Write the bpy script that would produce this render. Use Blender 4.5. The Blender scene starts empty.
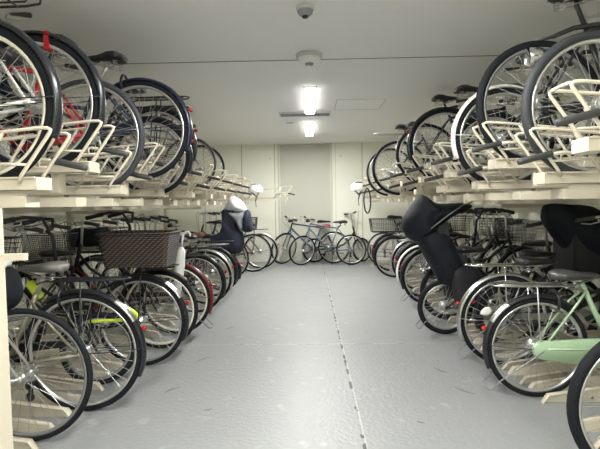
import bpy, math, random
from mathutils import Vector, Matrix
random.seed(7)
PI = math.pi
SC = bpy.context.scene
COL = SC.collection

# ------------------------------------------------------------------ mesh builder
class MB:
    def __init__(s):
        s.v = []; s.f = []; s.sm = []
    def add(s, vs, fs, smooth=True):
        b = len(s.v)
        s.v.extend([tuple(p) for p in vs])
        for f in fs:
            s.f.append(tuple(b + i for i in f)); s.sm.append(smooth)
        return s
    def box(s, lo, hi):
        x0, y0, z0 = lo; x1, y1, z1 = hi
        vs = [(x0,y0,z0),(x1,y0,z0),(x1,y1,z0),(x0,y1,z0),(x0,y0,z1),(x1,y0,z1),(x1,y1,z1),(x0,y1,z1)]
        return s.add(vs, [(3,2,1,0),(4,5,6,7),(0,1,5,4),(1,2,6,5),(2,3,7,6),(3,0,4,7)], False)
    def tube(s, pts, r, n=8, closed=False, caps=True):
        P = [Vector(p) for p in pts]
        k = len(P)
        R = r if isinstance(r, (list, tuple)) else [r] * k
        T = []
        for i in range(k):
            if closed:
                a, b = P[(i-1) % k], P[(i+1) % k]
            else:
                a, b = P[max(i-1, 0)], P[min(i+1, k-1)]
            d = b - a
            T.append(d.normalized() if d.length > 1e-9 else Vector((0,0,1)))
        ref = Vector((0,0,1)) if abs(T[0].z) < .9 else Vector((1,0,0))
        u = T[0].cross(ref).normalized()
        vs = []
        for i in range(k):
            u = (u - T[i] * u.dot(T[i]))
            if u.length < 1e-6:
                u = T[i].cross(Vector((.3,.5,.8)))
            u.normalize()
            w = T[i].cross(u)
            for j in range(n):
                a = 2*PI*j/n
                vs.append(P[i] + (u*math.cos(a) + w*math.sin(a)) * R[i])
        fs = []
        m = k if closed else k-1
        for i in range(m):
            i2 = (i+1) % k
            for j in range(n):
                j2 = (j+1) % n
                fs.append((i*n+j, i*n+j2, i2*n+j2, i2*n+j))
        if caps and not closed:
            fs.append(tuple(range(n-1, -1, -1)))
            fs.append(tuple((k-1)*n + j for j in range(n)))
        return s.add(vs, fs, n > 4)
    def rings(s, rings, caps=True, smooth=True):
        n = len(rings[0]); vs = [p for r in rings for p in r]; fs = []
        for i in range(len(rings)-1):
            for j in range(n):
                j2 = (j+1) % n
                fs.append((i*n+j, i*n+j2, (i+1)*n+j2, (i+1)*n+j))
        if caps:
            fs.append(tuple(range(n-1, -1, -1)))
            b = (len(rings)-1)*n
            fs.append(tuple(b+j for j in range(n)))
        return s.add(vs, fs, smooth)
    def lathe_y(s, prof, n=48, c=(0,0,0), closed=True):
        """closed profile of (radius, y) turned about the y axis"""
        m = len(prof); vs = []; fs = []
        for i in range(n):
            a = 2*PI*i/n; ca, sa = math.cos(a), math.sin(a)
            for (r, y) in prof:
                vs.append((c[0]+r*ca, c[1]+y, c[2]+r*sa))
        for i in range(n):
            i2 = (i+1) % n
            for j in range(m if closed else m-1):
                j2 = (j+1) % m
                fs.append((i*m+j, i2*m+j, i2*m+j2, i*m+j2))
        return s.add(vs, fs, True)
    def lathe_z(s, prof, n=32, c=(0,0,0)):
        m = len(prof); vs = []; fs = []
        for i in range(n):
            a = 2*PI*i/n; ca, sa = math.cos(a), math.sin(a)
            for (r, z) in prof:
                vs.append((c[0]+r*ca, c[1]+r*sa, c[2]+z))
        for i in range(n):
            i2 = (i+1) % n
            for j in range(m-1):
                fs.append((i*m+j, i2*m+j, i2*m+j+1, i*m+j+1))
        return s.add(vs, fs, True)
    def prism(s, out, y0, y1, inset=0.0):
        """outline in (x,z) given thickness along y, optional rounded edge"""
        n = len(out)
        cx = sum(p[0] for p in out)/n; cz = sum(p[1] for p in out)/n
        def ring(y, k):
            r = []
            for (x, z) in out:
                d = math.hypot(x-cx, z-cz) or 1
                q = max(0, 1-k/d)
                r.append((cx+(x-cx)*q, y, cz+(z-cz)*q))
            return r
        if inset:
            rs = [ring(y0, inset), ring(y0+inset*.6, inset*.2), ring(y0+inset, 0), ring(y1-inset, 0), ring(y1-inset*.6, inset*.2), ring(y1, inset)]
        else:
            rs = [ring(y0, 0), ring(y1, 0)]
        return s.rings(rs, True, bool(inset))
    def pillow(s, out, w, yc=0, steps=9, p=.45, wob=0.0, seed=1, taper=None):
        """soft body: an outline in (x,z), full in the middle and closing at y = +-w"""
        rnd = random.Random(seed)
        n0 = len(out); dense = []
        for i in range(n0):                      # Catmull-Rom densify
            a, b, c, d = out[i-1], out[i], out[(i+1) % n0], out[(i+2) % n0]
            for t in (0, .25, .5, .75):
                q = []
                for k in (0, 1):
                    q.append(.5*((2*b[k]) + (-a[k]+c[k])*t + (2*a[k]-5*b[k]+4*c[k]-d[k])*t*t + (-a[k]+3*b[k]-3*c[k]+d[k])*t**3))
                dense.append(q)
        n = len(dense); cx = sum(q[0] for q in dense)/n; cz = sum(q[1] for q in dense)/n
        ph = [rnd.uniform(0, 6.28) for _ in range(6)]
        rs = []
        for i in range(steps):
            t = -math.cos(PI*i/(steps-1))
            k = max(1e-3, (1-t*t))**p if abs(t) < .9999 else .25
            if abs(t) >= .9999: k = .3
            r = []
            for j, (x, z) in enumerate(dense):
                a = 2*PI*j/n
                e = 1 + wob*(math.sin(5*a+ph[0]+3*t)*.5 + math.sin(9*a+ph[1]-4*t)*.35 + math.sin(14*a+ph[2]+6*t)*.25)
                yy = yc + w*t*(taper(x, z) if taper else 1)
                r.append((cx+(x-cx)*k*e, yy, cz+(z-cz)*k*e))
            rs.append(r)
        return s.rings(rs, True, True)
    def mesh(s, name, mat):
        me = bpy.data.meshes.new(name)
        me.from_pydata(s.v, [], s.f)
        me.polygons.foreach_set('use_smooth', s.sm)
        me.materials.append(mat)
        me.update()
        return me

CACHE = {}
def cached(key, make, name, mat):
    k = (key, mat.name)
    if k not in CACHE:
        CACHE[k] = make().mesh(name, mat)
    return CACHE[k]

def obj(name, me, parent=None, loc=(0,0,0), mw=None, label=None):
    o = bpy.data.objects.new(name, me); COL.objects.link(o)
    if parent is not None: o.parent = parent
    if mw is not None: o.matrix_basis = mw @ Matrix.Translation(loc)
    else: o.location = loc
    if label: o['label'] = label
    return o
def thing(name, label, cat, loc=(0,0,0), rz=0, group=None):
    o = bpy.data.objects.new(name, None); COL.objects.link(o)
    o.empty_display_size = .1
    o.location = loc; o.rotation_euler = (0,0,rz)
    return tag(o, label, cat, group)
def tag(o, label, cat, group=None):
    o['label'] = label; o['category'] = cat
    if group: o['group'] = group
    return o
def struct(name, bm, m):
    o = obj(name, bm.mesh(name, m)); o['kind'] = 'structure'
    return o

# ------------------------------------------------------------------ materials
MATS = {}
def mat(name, c, rough=.5, metal=0.0, var=.08, scale=14, bump=0.0, coat=0.0, spec=None):
    if name in MATS: return MATS[name]
    m = bpy.data.materials.new(name); m.use_nodes = True
    nt = m.node_tree; b = nt.nodes['Principled BSDF']
    b.inputs['Roughness'].default_value = rough; b.inputs['Metallic'].default_value = metal
    if coat: b.inputs['Coat Weight'].default_value = coat
    if spec is not None: b.inputs['Specular IOR Level'].default_value = spec
    tc = nt.nodes.new('ShaderNodeTexCoord')
    nz = nt.nodes.new('ShaderNodeTexNoise'); nz.inputs['Scale'].default_value = scale; nz.inputs['Detail'].default_value = 3
    nt.links.new(tc.outputs['Object'], nz.inputs['Vector'])
    mx = nt.nodes.new('ShaderNodeMix'); mx.data_type = 'RGBA'
    mx.inputs[6].default_value = (c[0]*(1-var), c[1]*(1-var), c[2]*(1-var), 1)
    mx.inputs[7].default_value = (min(1, c[0]*(1+var)), min(1, c[1]*(1+var)), min(1, c[2]*(1+var)), 1)
    nt.links.new(nz.outputs['Fac'], mx.inputs[0]); nt.links.new(mx.outputs[2], b.inputs['Base Color'])
    if bump:
        bp = nt.nodes.new('ShaderNodeBump'); bp.inputs['Strength'].default_value = bump; bp.inputs['Distance'].default_value = .01
        nt.links.new(nz.outputs['Fac'], bp.inputs['Height']); nt.links.new(bp.outputs['Normal'], b.inputs['Normal'])
    MATS[name] = m
    return m
CREAM   = mat('cream_paint', (.63,.575,.455), .42, var=.04)
GALV    = mat('galvanised_grey', (.52,.52,.48), .45, .3)
RUBBER  = mat('black_rubber', (.011,.012,.015), .72, var=.25, scale=40, spec=.18)
GRUBBER = mat('grey_rubber', (.03,.033,.038), .65, var=.2, scale=40)
BLACK   = mat('black_gloss', (.012,.013,.016), .28)
SATIN   = mat('black_satin', (.012,.0125,.015), .5)
NAVY    = mat('navy_paint', (.012,.018,.045), .3)
CHROME  = mat('chrome', (.78,.78,.76), .16, 1.0, .03)
STEEL   = mat('brushed_steel', (.55,.55,.54), .33, 1.0, .05)
SPOKE   = mat('dull_spoke_steel', (.42,.42,.41), .42, .6)
ALLOY   = mat('alloy_silver', (.62,.62,.60), .3, .85, .04)
WHITEM  = mat('white_paint', (.78,.77,.72), .35)
CREAMRIM= mat('ivory_rim', (.78,.74,.6), .35)
RED     = mat('red_paint', (.42,.012,.02), .3)
DKRED   = mat('wine_red_paint', (.13,.012,.014), .3)
GREEN   = mat('pale_green_paint', (.36,.51,.32), .32, coat=.4)
OLIVE   = mat('champagne_paint', (.30,.28,.20), .32, .5)
BLUE    = mat('steel_blue_paint', (.045,.08,.125), .35, .2)
LBLUE   = mat('silver_blue_paint', (.20,.23,.27), .35, .4)
BROWN   = mat('brown_paint', (.09,.05,.03), .35)
GREYP   = mat('grey_paint', (.18,.18,.18), .35)
MINT    = mat('dark_green_paint', (.02,.09,.05), .35)
SADBLK  = mat('black_vinyl', (.022,.022,.024), .38, bump=.1, scale=120)
SADGRY  = mat('grey_vinyl', (.15,.148,.135), .42, bump=.1, scale=120)
SADDGR  = mat('dark_grey_vinyl', (.055,.055,.053), .33, bump=.08, scale=120)
SADBRN  = mat('brown_vinyl', (.13,.06,.03), .4)
REDREF  = mat('red_reflector', (.38,.015,.02), .2)
WREF    = mat('white_reflector', (.85,.85,.82), .2)
LIME    = mat('lime_yellow', (.62,.80,.05), .4)
FABRIC  = mat('black_rain_fabric', (.006,.008,.012), .72, var=.25, scale=9, bump=.9, spec=.25)
SILVERF = mat('silver_grey_fabric', (.52,.52,.54), .55, var=.1, scale=8, bump=.35)
GREYF   = mat('mid_grey_fabric', (.20,.21,.22), .7, var=.1, scale=8, bump=.2)
NAVYF   = mat('navy_fabric', (.008,.012,.026), .75, var=.2, scale=8, bump=.3)
GRIPM   = mat('grip_rubber', (.05,.05,.05), .6)
PLASTW  = mat('white_plastic', (.82,.82,.78), .35)
CLEARW  = mat('pale_umbrella_film', (.75,.76,.74), .3)
def wicker_mat():
    m = mat('brown_wicker', (.05,.03,.022), .5)
    nt = m.node_tree; b = nt.nodes['Principled BSDF']
    tc = nt.nodes.new('ShaderNodeTexCoord'); mp = nt.nodes.new('ShaderNodeMapping')
    nt.links.new(tc.outputs['Object'], mp.inputs[0])
    w1 = nt.nodes.new('ShaderNodeTexWave'); w1.bands_direction = 'Z'; w1.inputs['Scale'].default_value = 22; w1.inputs['Distortion'].default_value = 1.2
    w2 = nt.nodes.new('ShaderNodeTexWave'); w2.bands_direction = 'DIAGONAL'; w2.inputs['Scale'].default_value = 16; w2.inputs['Distortion'].default_value = .5
    for w in (w1, w2): nt.links.new(mp.outputs[0], w.inputs[0])
    ad = nt.nodes.new('ShaderNodeMath'); ad.operation = 'MULTIPLY'
    nt.links.new(w1.outputs['Fac'], ad.inputs[0]); nt.links.new(w2.outputs['Fac'], ad.inputs[1])
    cr = nt.nodes.new('ShaderNodeValToRGB')
    cr.color_ramp.elements[0].color = (.012,.008,.007,1); cr.color_ramp.elements[1].color = (.14,.10,.085,1)
    nt.links.new(ad.outputs[0], cr.inputs[0]); nt.links.new(cr.outputs[0], b.inputs['Base Color'])
    bp = nt.nodes.new('ShaderNodeBump'); bp.inputs['Strength'].default_value = .8; bp.inputs['Distance'].default_value = .01
    nt.links.new(ad.outputs[0], bp.inputs['Height']); nt.links.new(bp.outputs[0], b.inputs['Normal'])
    return m
WICKER = wicker_mat()

# ------------------------------------------------------------------ bicycle pieces (local frame: x forward, z up, rear hub over the origin)
def circ(cx, cz, r, a0, a1, n, y=0):
    return [(cx+r*math.cos(a0+(a1-a0)*i/n), y, cz+r*math.sin(a0+(a1-a0)*i/n)) for i in range(n+1)]

def m_tire(R, t):
    m = MB(); prof = []
    for j in range(10):
        a = 2*PI*j/10
        prof.append((R-t+t*math.cos(a), t*.95*math.sin(a)))
    return m.lathe_y(prof, 56)
def m_rim(R, t):
    ro = R-1.7*t; d = .017; w = max(.010, t*.62)
    return MB().lathe_y([(ro, -w), (ro, w), (ro-d*.55, w), (ro-d, w*.45), (ro-d, -w*.45), (ro-d*.55, -w)], 56)
def m_hub(fat):
    m = MB()
    prof = [(.004,-.062),(.010,-.060),(.010,-.040),(.032 if fat else .022,-.036),(.032 if fat else .022,-.030),(.016,-.026),(.016,.026),(.022,.030),(.022,.036),(.010,.040),(.010,.060),(.004,.062)]
    if fat: prof = prof[:8] + [(.045,.030),(.045,.055),(.010,.056),(.004,.062)]
    m.lathe_y(prof, 18, closed=False)
    return m
def m_spokes(R, t, n=32):
    m = MB(); ro = R-1.7*t-.013
    for i in range(n):
        a = 2*PI*i/n; side = 1 if i % 2 else -1
        off = (1 if (i//2) % 2 else -1) * .62
        rh = .021
        p = (rh*math.cos(a+off), side*.032, rh*math.sin(a+off))
        q = (ro*math.cos(a), 0, ro*math.sin(a))
        m.tube([p, q], .0017, 3, caps=False)
    return m
def m_cassette():
    m = MB()
    for k in range(6):
        r = .045-.004*k; y = -.034-.004*k
        out = []
        for i in range(36):
            rr = r + (.003 if i % 2 else 0); a = 2*PI*i/36
            out.append((rr*math.cos(a), rr*math.sin(a)))
        m.prism(out, y-.0012, y+.0012)
    return m
def m_fender(R, a0, a1, w, stays, hub=True):
    m = MB(); n = 26; r0 = R+.013; rs = []
    for i in range(n+1):
        a = a0+(a1-a0)*i/n
        ring = []
        outer = [(-w, -.010), (-w*.8, .002), (-w*.4, .007), (0, .009), (w*.4, .007), (w*.8, .002), (w, -.010)]
        inner = [(y*.95, d-.0022) for (y, d) in reversed(outer)]
        for (y, d) in outer+inner:
            ring.append(((r0+d)*math.cos(a), y, (r0+d)*math.sin(a)))
        rs.append(ring)
    m.rings(rs, True, True)
    for a in stays:
        for s in (1, -1):
            m.tube([(0, s*.058, 0), (r0*.6*math.cos(a), s*.05, r0*.6*math.sin(a)), ((r0-.002)*math.cos(a), s*w, (r0-.002)*math.sin(a))], .0026, 5)
    return m
def m_saddle(wide, mid=None):
    m = MB(); rs = []
    prof = [(-.135,.045,-.012,.022),(-.125,.075,.004,.042),(-.09,.092,.012,.058),(-.045,.088,.012,.058),(0,.066,.006,.048),(.05,.042,.002,.040),(.10,.030,.001,.034),(.135,.024,-.004,.028),(.15,.012,-.012,.014)]
    for (u, w, top, th) in prof:
        w = w if wide else w*.74
        ring = []
        for j in range(14):
            a = 2*PI*j/14
            y = math.copysign(abs(math.cos(a))**.7, math.cos(a))*w
            z = math.sin(a)
            ring.append((u, y, top + (z*th*.32 if z > 0 else z*th*(.68 + .3*abs(math.cos(a))))-.01))
        rs.append(ring)
    return m.rings(rs, True, True)
def m_springs():
    m = MB()
    for s in (1, -1):
        pts = [(-.085+.014*math.cos(t*.9), s*.05+.014*math.sin(t*.9), -.085+.0022*t) for t in range(22)]
        m.tube(pts, .003, 5)
        m.tube([(-.085, s*.05, -.085), (-.02, s*.02, -.075), (.06, s*.018, -.05), (.12, s*.012, -.03)], .004, 5)
    return m

GEO = {
 'city':  dict(wb=1.10, bb=(.46,.285), sc=(.275,.69), sad=(.225,.845), ht=(.885,.87), hb=(.945,.665), bar=(.855,1.06)),
 'cross': dict(wb=1.03, bb=(.425,.285), sc=(.255,.755), sad=(.205,.955), ht=(.845,.84), hb=(.885,.70), bar=(.90,.925)),
 'mini':  dict(wb=1.00, bb=(.41,.28), sc=(.295,.56), sad=(.20,.86), ht=(.80,.74), hb=(.845,.56), bar=(.765,1.00)),
 'elec':  dict(wb=1.20, bb=(.44,.27), sc=(.29,.58), sad=(.235,.79), ht=(.945,.80), hb=(1.0,.58), bar=(.90,1.00)),
}
def frame_tubes(kind, R, g):
    m = MB(); bb = (g['bb'][0], 0, g['bb'][1]); sc = (g['sc'][0], 0, g['sc'][1]); ht = (g['ht'][0], 0, g['ht'][1]); hb = (g['hb'][0], 0, g['hb'][1])
    L = lambda a, b, t: tuple(a[i]+(b[i]-a[i])*t for i in range(3))
    m.tube([ht, hb], .019, 10)
    m.tube([bb, L(bb, sc, 1.05)], .0155, 10)
    m.tube([(bb[0], -.036, bb[2]), (bb[0], .036, bb[2])], .022, 12)
    if kind == 'cross':
        m.tube([L(ht, hb, .15), L(sc, bb, .06)], .0155, 10)
        m.tube([L(ht, hb, .8), bb], .019, 10)
    elif kind == 'city':
        d0 = L(ht, hb, .85)
        m.tube([d0, (d0[0]-.09, 0, d0[2]-.16), (d0[0]-.22, 0, d0[2]-.30), (bb[0]+.09, 0, bb[2]+.03), bb], .0165, 10)
        t0 = L(ht, hb, .45); t1 = L(bb, sc, .52)
        m.tube([t0, (t0[0]-.10, 0, t0[2]-.14), (t0[0]-.24, 0, t0[2]-.235), (t1[0]+.14, 0, t1[2]+.015), t1], .0135, 10)
    else:
        d0 = L(ht, hb, .7); r = .024 if kind == 'elec' else .021
        m.tube([d0, (d0[0]-.09, 0, d0[2]-.14), (d0[0]-.22, 0, d0[2]-.25), (bb[0]+.1, 0, bb[2]+.05), bb], r, 10)
    z0 = L(bb, sc, .93 if kind != 'elec' else .85)
    for s in (1, -1):
        m.tube([(bb[0]-.02, s*.022, bb[2]), (bb[0]-.12, s*.045, bb[2]+(R-bb[2])*.25), (0, s*.06, R)], .0095, 8)
        m.tube([(z0[0]-.005, s*.018, z0[2]), (z0[0]-.06, s*.042, z0[2]-.06), (0, s*.06, R)], .0075, 8)
        m.tube([(0, s*.055, R), (0, s*.067, R)], .02, 8)
    return m
def m_battery(g):
    bb, sc = g['bb'], g['sc']; m = MB()
    out = [(bb[0]-.075, bb[1]+.10), (bb[0]-.02, bb[1]+.09), (sc[0]+.04, sc[1]-.03), (sc[0]-.03, sc[1]-.02)]
    return m.prism(out, -.045, .045, .012)
def fork_tubes(R, g, suspension=False):
    m = MB(); hb = g['hb']; ht = g['ht']; wb = g['wb']
    dx, dz = hb[0]-ht[0], hb[1]-ht[1]; l = math.hypot(dx, dz); dx /= l; dz /= l
    c = (hb[0]+dx*.03, 0, hb[1]+dz*.03)
    m.tube([(hb[0], 0, hb[1]), c], .018, 8)
    for s in (1, -1):
        m.tube([(c[0], 0, c[2]), (c[0]+dx*.02, s*.038, c[2]+dz*.02), (c[0]+dx*.10, s*.05, c[2]+dz*.10), (wb-.055, s*.055, R+.12), (wb-.02, s*.058, R+.035), (wb, s*.058, R)], [.014,.015,.014,.011,.009,.008], 8)
    return m
def bar_pts(style, g):
    b = g['bar']
    if style == 'flat':
        half = [(b[0]+.0, 0, b[1]), (b[0]+.005, .09, b[1]), (b[0]-.015, .188, b[1]+.012)]
    elif style == 'up':
        half = [(b[0]+.03, 0, b[1]-.03), (b[0]+.035, .05, b[1]-.02), (b[0]+.02, .11, b[1]+.045), (b[0]-.07, .172, b[1]+.05), (b[0]-.24, .188, b[1]+.01)]
    else:
        half = [(b[0]+.02, 0, b[1]-.01), (b[0]+.035, .07, b[1]-.005), (b[0]+.015, .14, b[1]+.02), (b[0]-.06, .175, b[1]+.025), (b[0]-.23, .188, b[1]-.005)]
    return [(x, -y, z) for (x, y, z) in reversed(half[1:])] + half
def m_bar(style, g):
    m = MB(); p = bar_pts(style, g)
    m.tube(p, .011, 8)
    c = p[len(p)//2]; ht = g['ht']
    k = .86
    m.tube([(ht[0], 0, ht[1]-.01), (ht[0]+(c[0]-ht[0])*.3-.012, 0, ht[1]+(c[2]-ht[1])*k), (c[0]-.02, 0, c[2]-.004), c], .0125, 8)
    return m
def m_grip(p, q, r=.017):
    a = Vector(p); b = Vector(q); d = (a-b).normalized()
    return MB().tube([b-d*.0, b+(a-b)*.05, b+(a-b)*.5, b+(a-b)*.95, a+d*.006, a+d*.008], [r*.9, r, r*.93, r, r*.98, r*.5], 8)
def m_lever(p, s):
    x, y, z = p
    return MB().tube([(x+.03, y, z-.012), (x+.035, y+s*.01, z-.035), (x-.03, y+s*.012, z-.05), (x-.10, y+s*.012, z-.045)], [.008,.006,.0045,.005], 6)
def m_cables(g, style):
    m = MB(); b = g['bar']; h = g['hb']
    for s in (1, -1):
        m.tube([(b[0]-.02, s*.17, b[1]-.01), (b[0]+.10, s*.15, b[1]+.03), (b[0]+.14, s*.07, b[1]-.06), (h[0]+.02, s*.03, h[1]+.02), (h[0]+.01, s*.022, h[1]-.06)], .0028, 5)
    return m
def m_crank(g, sport):
    m = MB(); bx, bz = g['bb']
    r = .085 if sport else .07; out = []
    for i in range(64):
        a = 2*PI*i/64; rr = r+(.003 if i % 2 else 0); out.append((bx+rr*math.cos(a), bz+rr*math.sin(a)))
    hole = [(r-.016, -.050), (r+.001, -.050), (r+.001, -.047), (r-.016, -.047)]
    m.lathe_y(hole, 40, (bx, 0, bz))
    for i in range(5):
        a = 2*PI*i/5
        m.tube([(bx, -.05, bz), (bx+(r-.01)*math.cos(a), -.049, bz+(r-.01)*math.sin(a))], .006, 5)
    for s, a in ((-1, -.5), (1, PI-.5)):
        m.tube([(bx, s*.04, bz), (bx, s*.062, bz), (bx+.165*math.cos(a), s*.075, bz+.165*math.sin(a))], [.012,.012,.009], 8)
    return m
def m_pedal(g, s, a):
    bx, bz = g['bb']; x, z = bx+.165*math.cos(a), bz+.165*math.sin(a)
    y0, y1 = sorted((s*.08, s*.165))
    m = MB(); m.box((x-.04, y0, z-.011), (x-.022, y1, z+.011)); m.box((x+.022, y0, z-.011), (x+.04, y1, z+.011))
    m.box((x-.04, y0, z-.009), (x+.04, y0+.012, z+.009)); m.box((x-.04, y1-.012, z-.009), (x+.04, y1, z+.009))
    return m.tube([(x, s*.075, z), (x, s*.16, z)], .008, 6)
def m_chain(R, g):
    m = MB(); bx, bz = g['bb']
    pts = circ(0, R, .035, PI*.5, PI*1.5, 8, -.048) + circ(bx, bz, .078, -PI*.5, PI*.5, 10, -.048)
    return m.tube(pts, .0042, 5, closed=True)
def m_chain_case(R, g, full=True):
    m = MB(); bx, bz = g['bb']
    if full:
        a = math.atan2(bz-R, bx)
        out = [(.055*math.cos(t), R+.055*math.sin(t)) for t in [PI*.5+a+PI*i/12 for i in range(13)]]
        out += [(bx+.10*math.cos(t), bz+.10*math.sin(t)) for t in [-PI*.5+a+PI*i/14 for i in range(15)]]
        m.prism(out, -.072, -.040, .008)
        m.lathe_y([(.088, -.0735), (.088, -.070), (.078, -.070), (.078, -.0735)], 32, (bx, 0, bz))
        m.tube([(.03, -.073, R+.008), (bx*.5, -.073, R+.005), (bx-.10, -.073, bz+.02)], .006, 6)
    else:
        out = [(-.02, R+.045), (.05, R+.06), (bx-.05, bz+.11), (bx+.06, bz+.10), (bx+.115, bz+.03), (bx+.10, bz-.01), (bx+.085, bz+.03), (bx+.02, bz+.07), (bx-.06, bz+.06), (.05, R+.025), (-.02, R+.028)]
        n = 11
        m.rings([[(x, -.062, z) for x, z in out], [(x, -.036, z) for x, z in out]], False, False)
        idx = [(0,1,9,10),(1,2,8,9),(2,3,7,8),(3,4,6,7),(4,5,6)]
        for y in (-.062, -.036):
            m.add([(x, y, z) for x, z in out], idx, False)
    return m
def m_carrier(R, g, long=.30):
    m = MB(); z = 2*R+.075; u1 = g['sc'][0]-.03
    w = .06
    m.tube([(u1, -.03, z-.02), (u1-.06, -w, z), (-long+.10, -w, z+.004), (-long+.03, -w*.75, z+.006), (-long, 0, z+.008), (-long+.03, w*.75, z+.006), (-long+.10, w, z+.004), (u1-.06, w, z), (u1, .03, z-.02)], .0055, 7)
    m.tube([(u1-.05, -.022, z), (-long+.08, -.022, z+.006), (-long+.055, 0, z+.007), (-long+.08, .022, z+.006), (u1-.05, .022, z)], .004, 6)
    for u in (u1-.09, .0, -long+.13):
        m.tube([(u, -w, z), (u, w, z)], .0042, 6)
    for s in (1, -1):
        m.tube([(-.03, s*w, z), (-.02, s*.063, R+.18), (0, s*.066, R+.01)], .0048, 6)
    return m
def m_stand(R):
    m = MB()
    return m.tube([(.01, -.07, R), (-.03, -.072, R-.03), (-R*.80, -.07, .13), (-R*.96, -.07, .075), (-R-.005, -.05, .07), (-R-.005, .05, .07), (-R*.96, .07, .075), (-R*.80, .07, .13), (-.03, .072, R-.03), (.01, .07, R)], .0048, 7)
def m_sidestand(R):
    return MB().tube([(.03, .062, R-.03), (.045, .09, R*.55), (.055, .155, .012), (.075, .165, .006)], [.008,.007,.0065,.008], 7)
def m_wire_basket(c, z0, z1, t, b, n=(9, 7, 6), r=.0018):
    """open wire basket: half sizes t at the rim and b at the bottom"""
    m = MB(); cx = c
    def P(f, s, e):
        hu = b[0]+(t[0]-b[0])*f; hv = b[1]+(t[1]-b[1])*f
        return (cx+hu*s, hv*e, z0+(z1-z0)*f)
    def loop(f, rr, k=5):
        m.tube([P(f, -1, -.9), P(f, -.9, -1), P(f, .9, -1), P(f, 1, -.9), P(f, 1, .9), P(f, .9, 1), P(f, -.9, 1), P(f, -1, .9)], rr, k, closed=True)
    loop(1, r*2.4, 7); loop(0, r*1.6)
    for i in range(1, n[2]): loop(i/n[2], r, 4)
    for i in range(n[0]+1):
        s = -1+2*i/n[0]
        m.tube([P(1, s, -1), P(0, s, -1), P(0, s, 1), P(1, s, 1)], r, 4)
    for i in range(n[1]+1):
        e = -1+2*i/n[1]
        m.tube([P(1, -1, e), P(0, -1, e), P(0, 1, e), P(1, 1, e)], r, 4)
    return m
def m_solid_basket(c, z0, z1, t, b):
    m = MB(); th = .006
    def R_(f, d):
        hu = b[0]+(t[0]-b[0])*f-d; hv = b[1]+(t[1]-b[1])*f-d; z = z0+(z1-z0)*f + (d if f == 0 else 0)
        q = .88
        return [(c+x*hu, y*hv, z) for x, y in ((-1,-q),(-q,-1),(q,-1),(1,-q),(1,q),(q,1),(-q,1),(-1,q))]
    m.rings([R_(0, 0), R_(.5, 0), R_(1, 0), R_(1, th), R_(.5, th), R_(0, th)], True, False)
    rim = R_(1, th*.5)
    m.tube(rim, .011, 7, closed=True)
    return m

# ------------------------------------------------------------------ a whole bicycle
def add_wheel(root, name, hub, R, t, tire, rim, fatflange=False, cassette=False, mw=None, hubmat=ALLOY):
    w = obj(name, cached(('tire', R, t), lambda: m_tire(R, t), 'tire', tire), root, hub, mw)
    obj('rim', cached(('rim', R, t), lambda: m_rim(R, t), 'rim', rim), w)
    obj('spokes', cached(('spokes', R, t), lambda: m_spokes(R, t), 'spokes', SPOKE), w)
    obj('hub', cached(('hub', fatflange), lambda: m_hub(fatflange), 'hub', hubmat), w)
    if cassette: obj('sprocket_cassette', cached('cass', m_cassette, 'cassette', STEEL), w)
    return w

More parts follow.
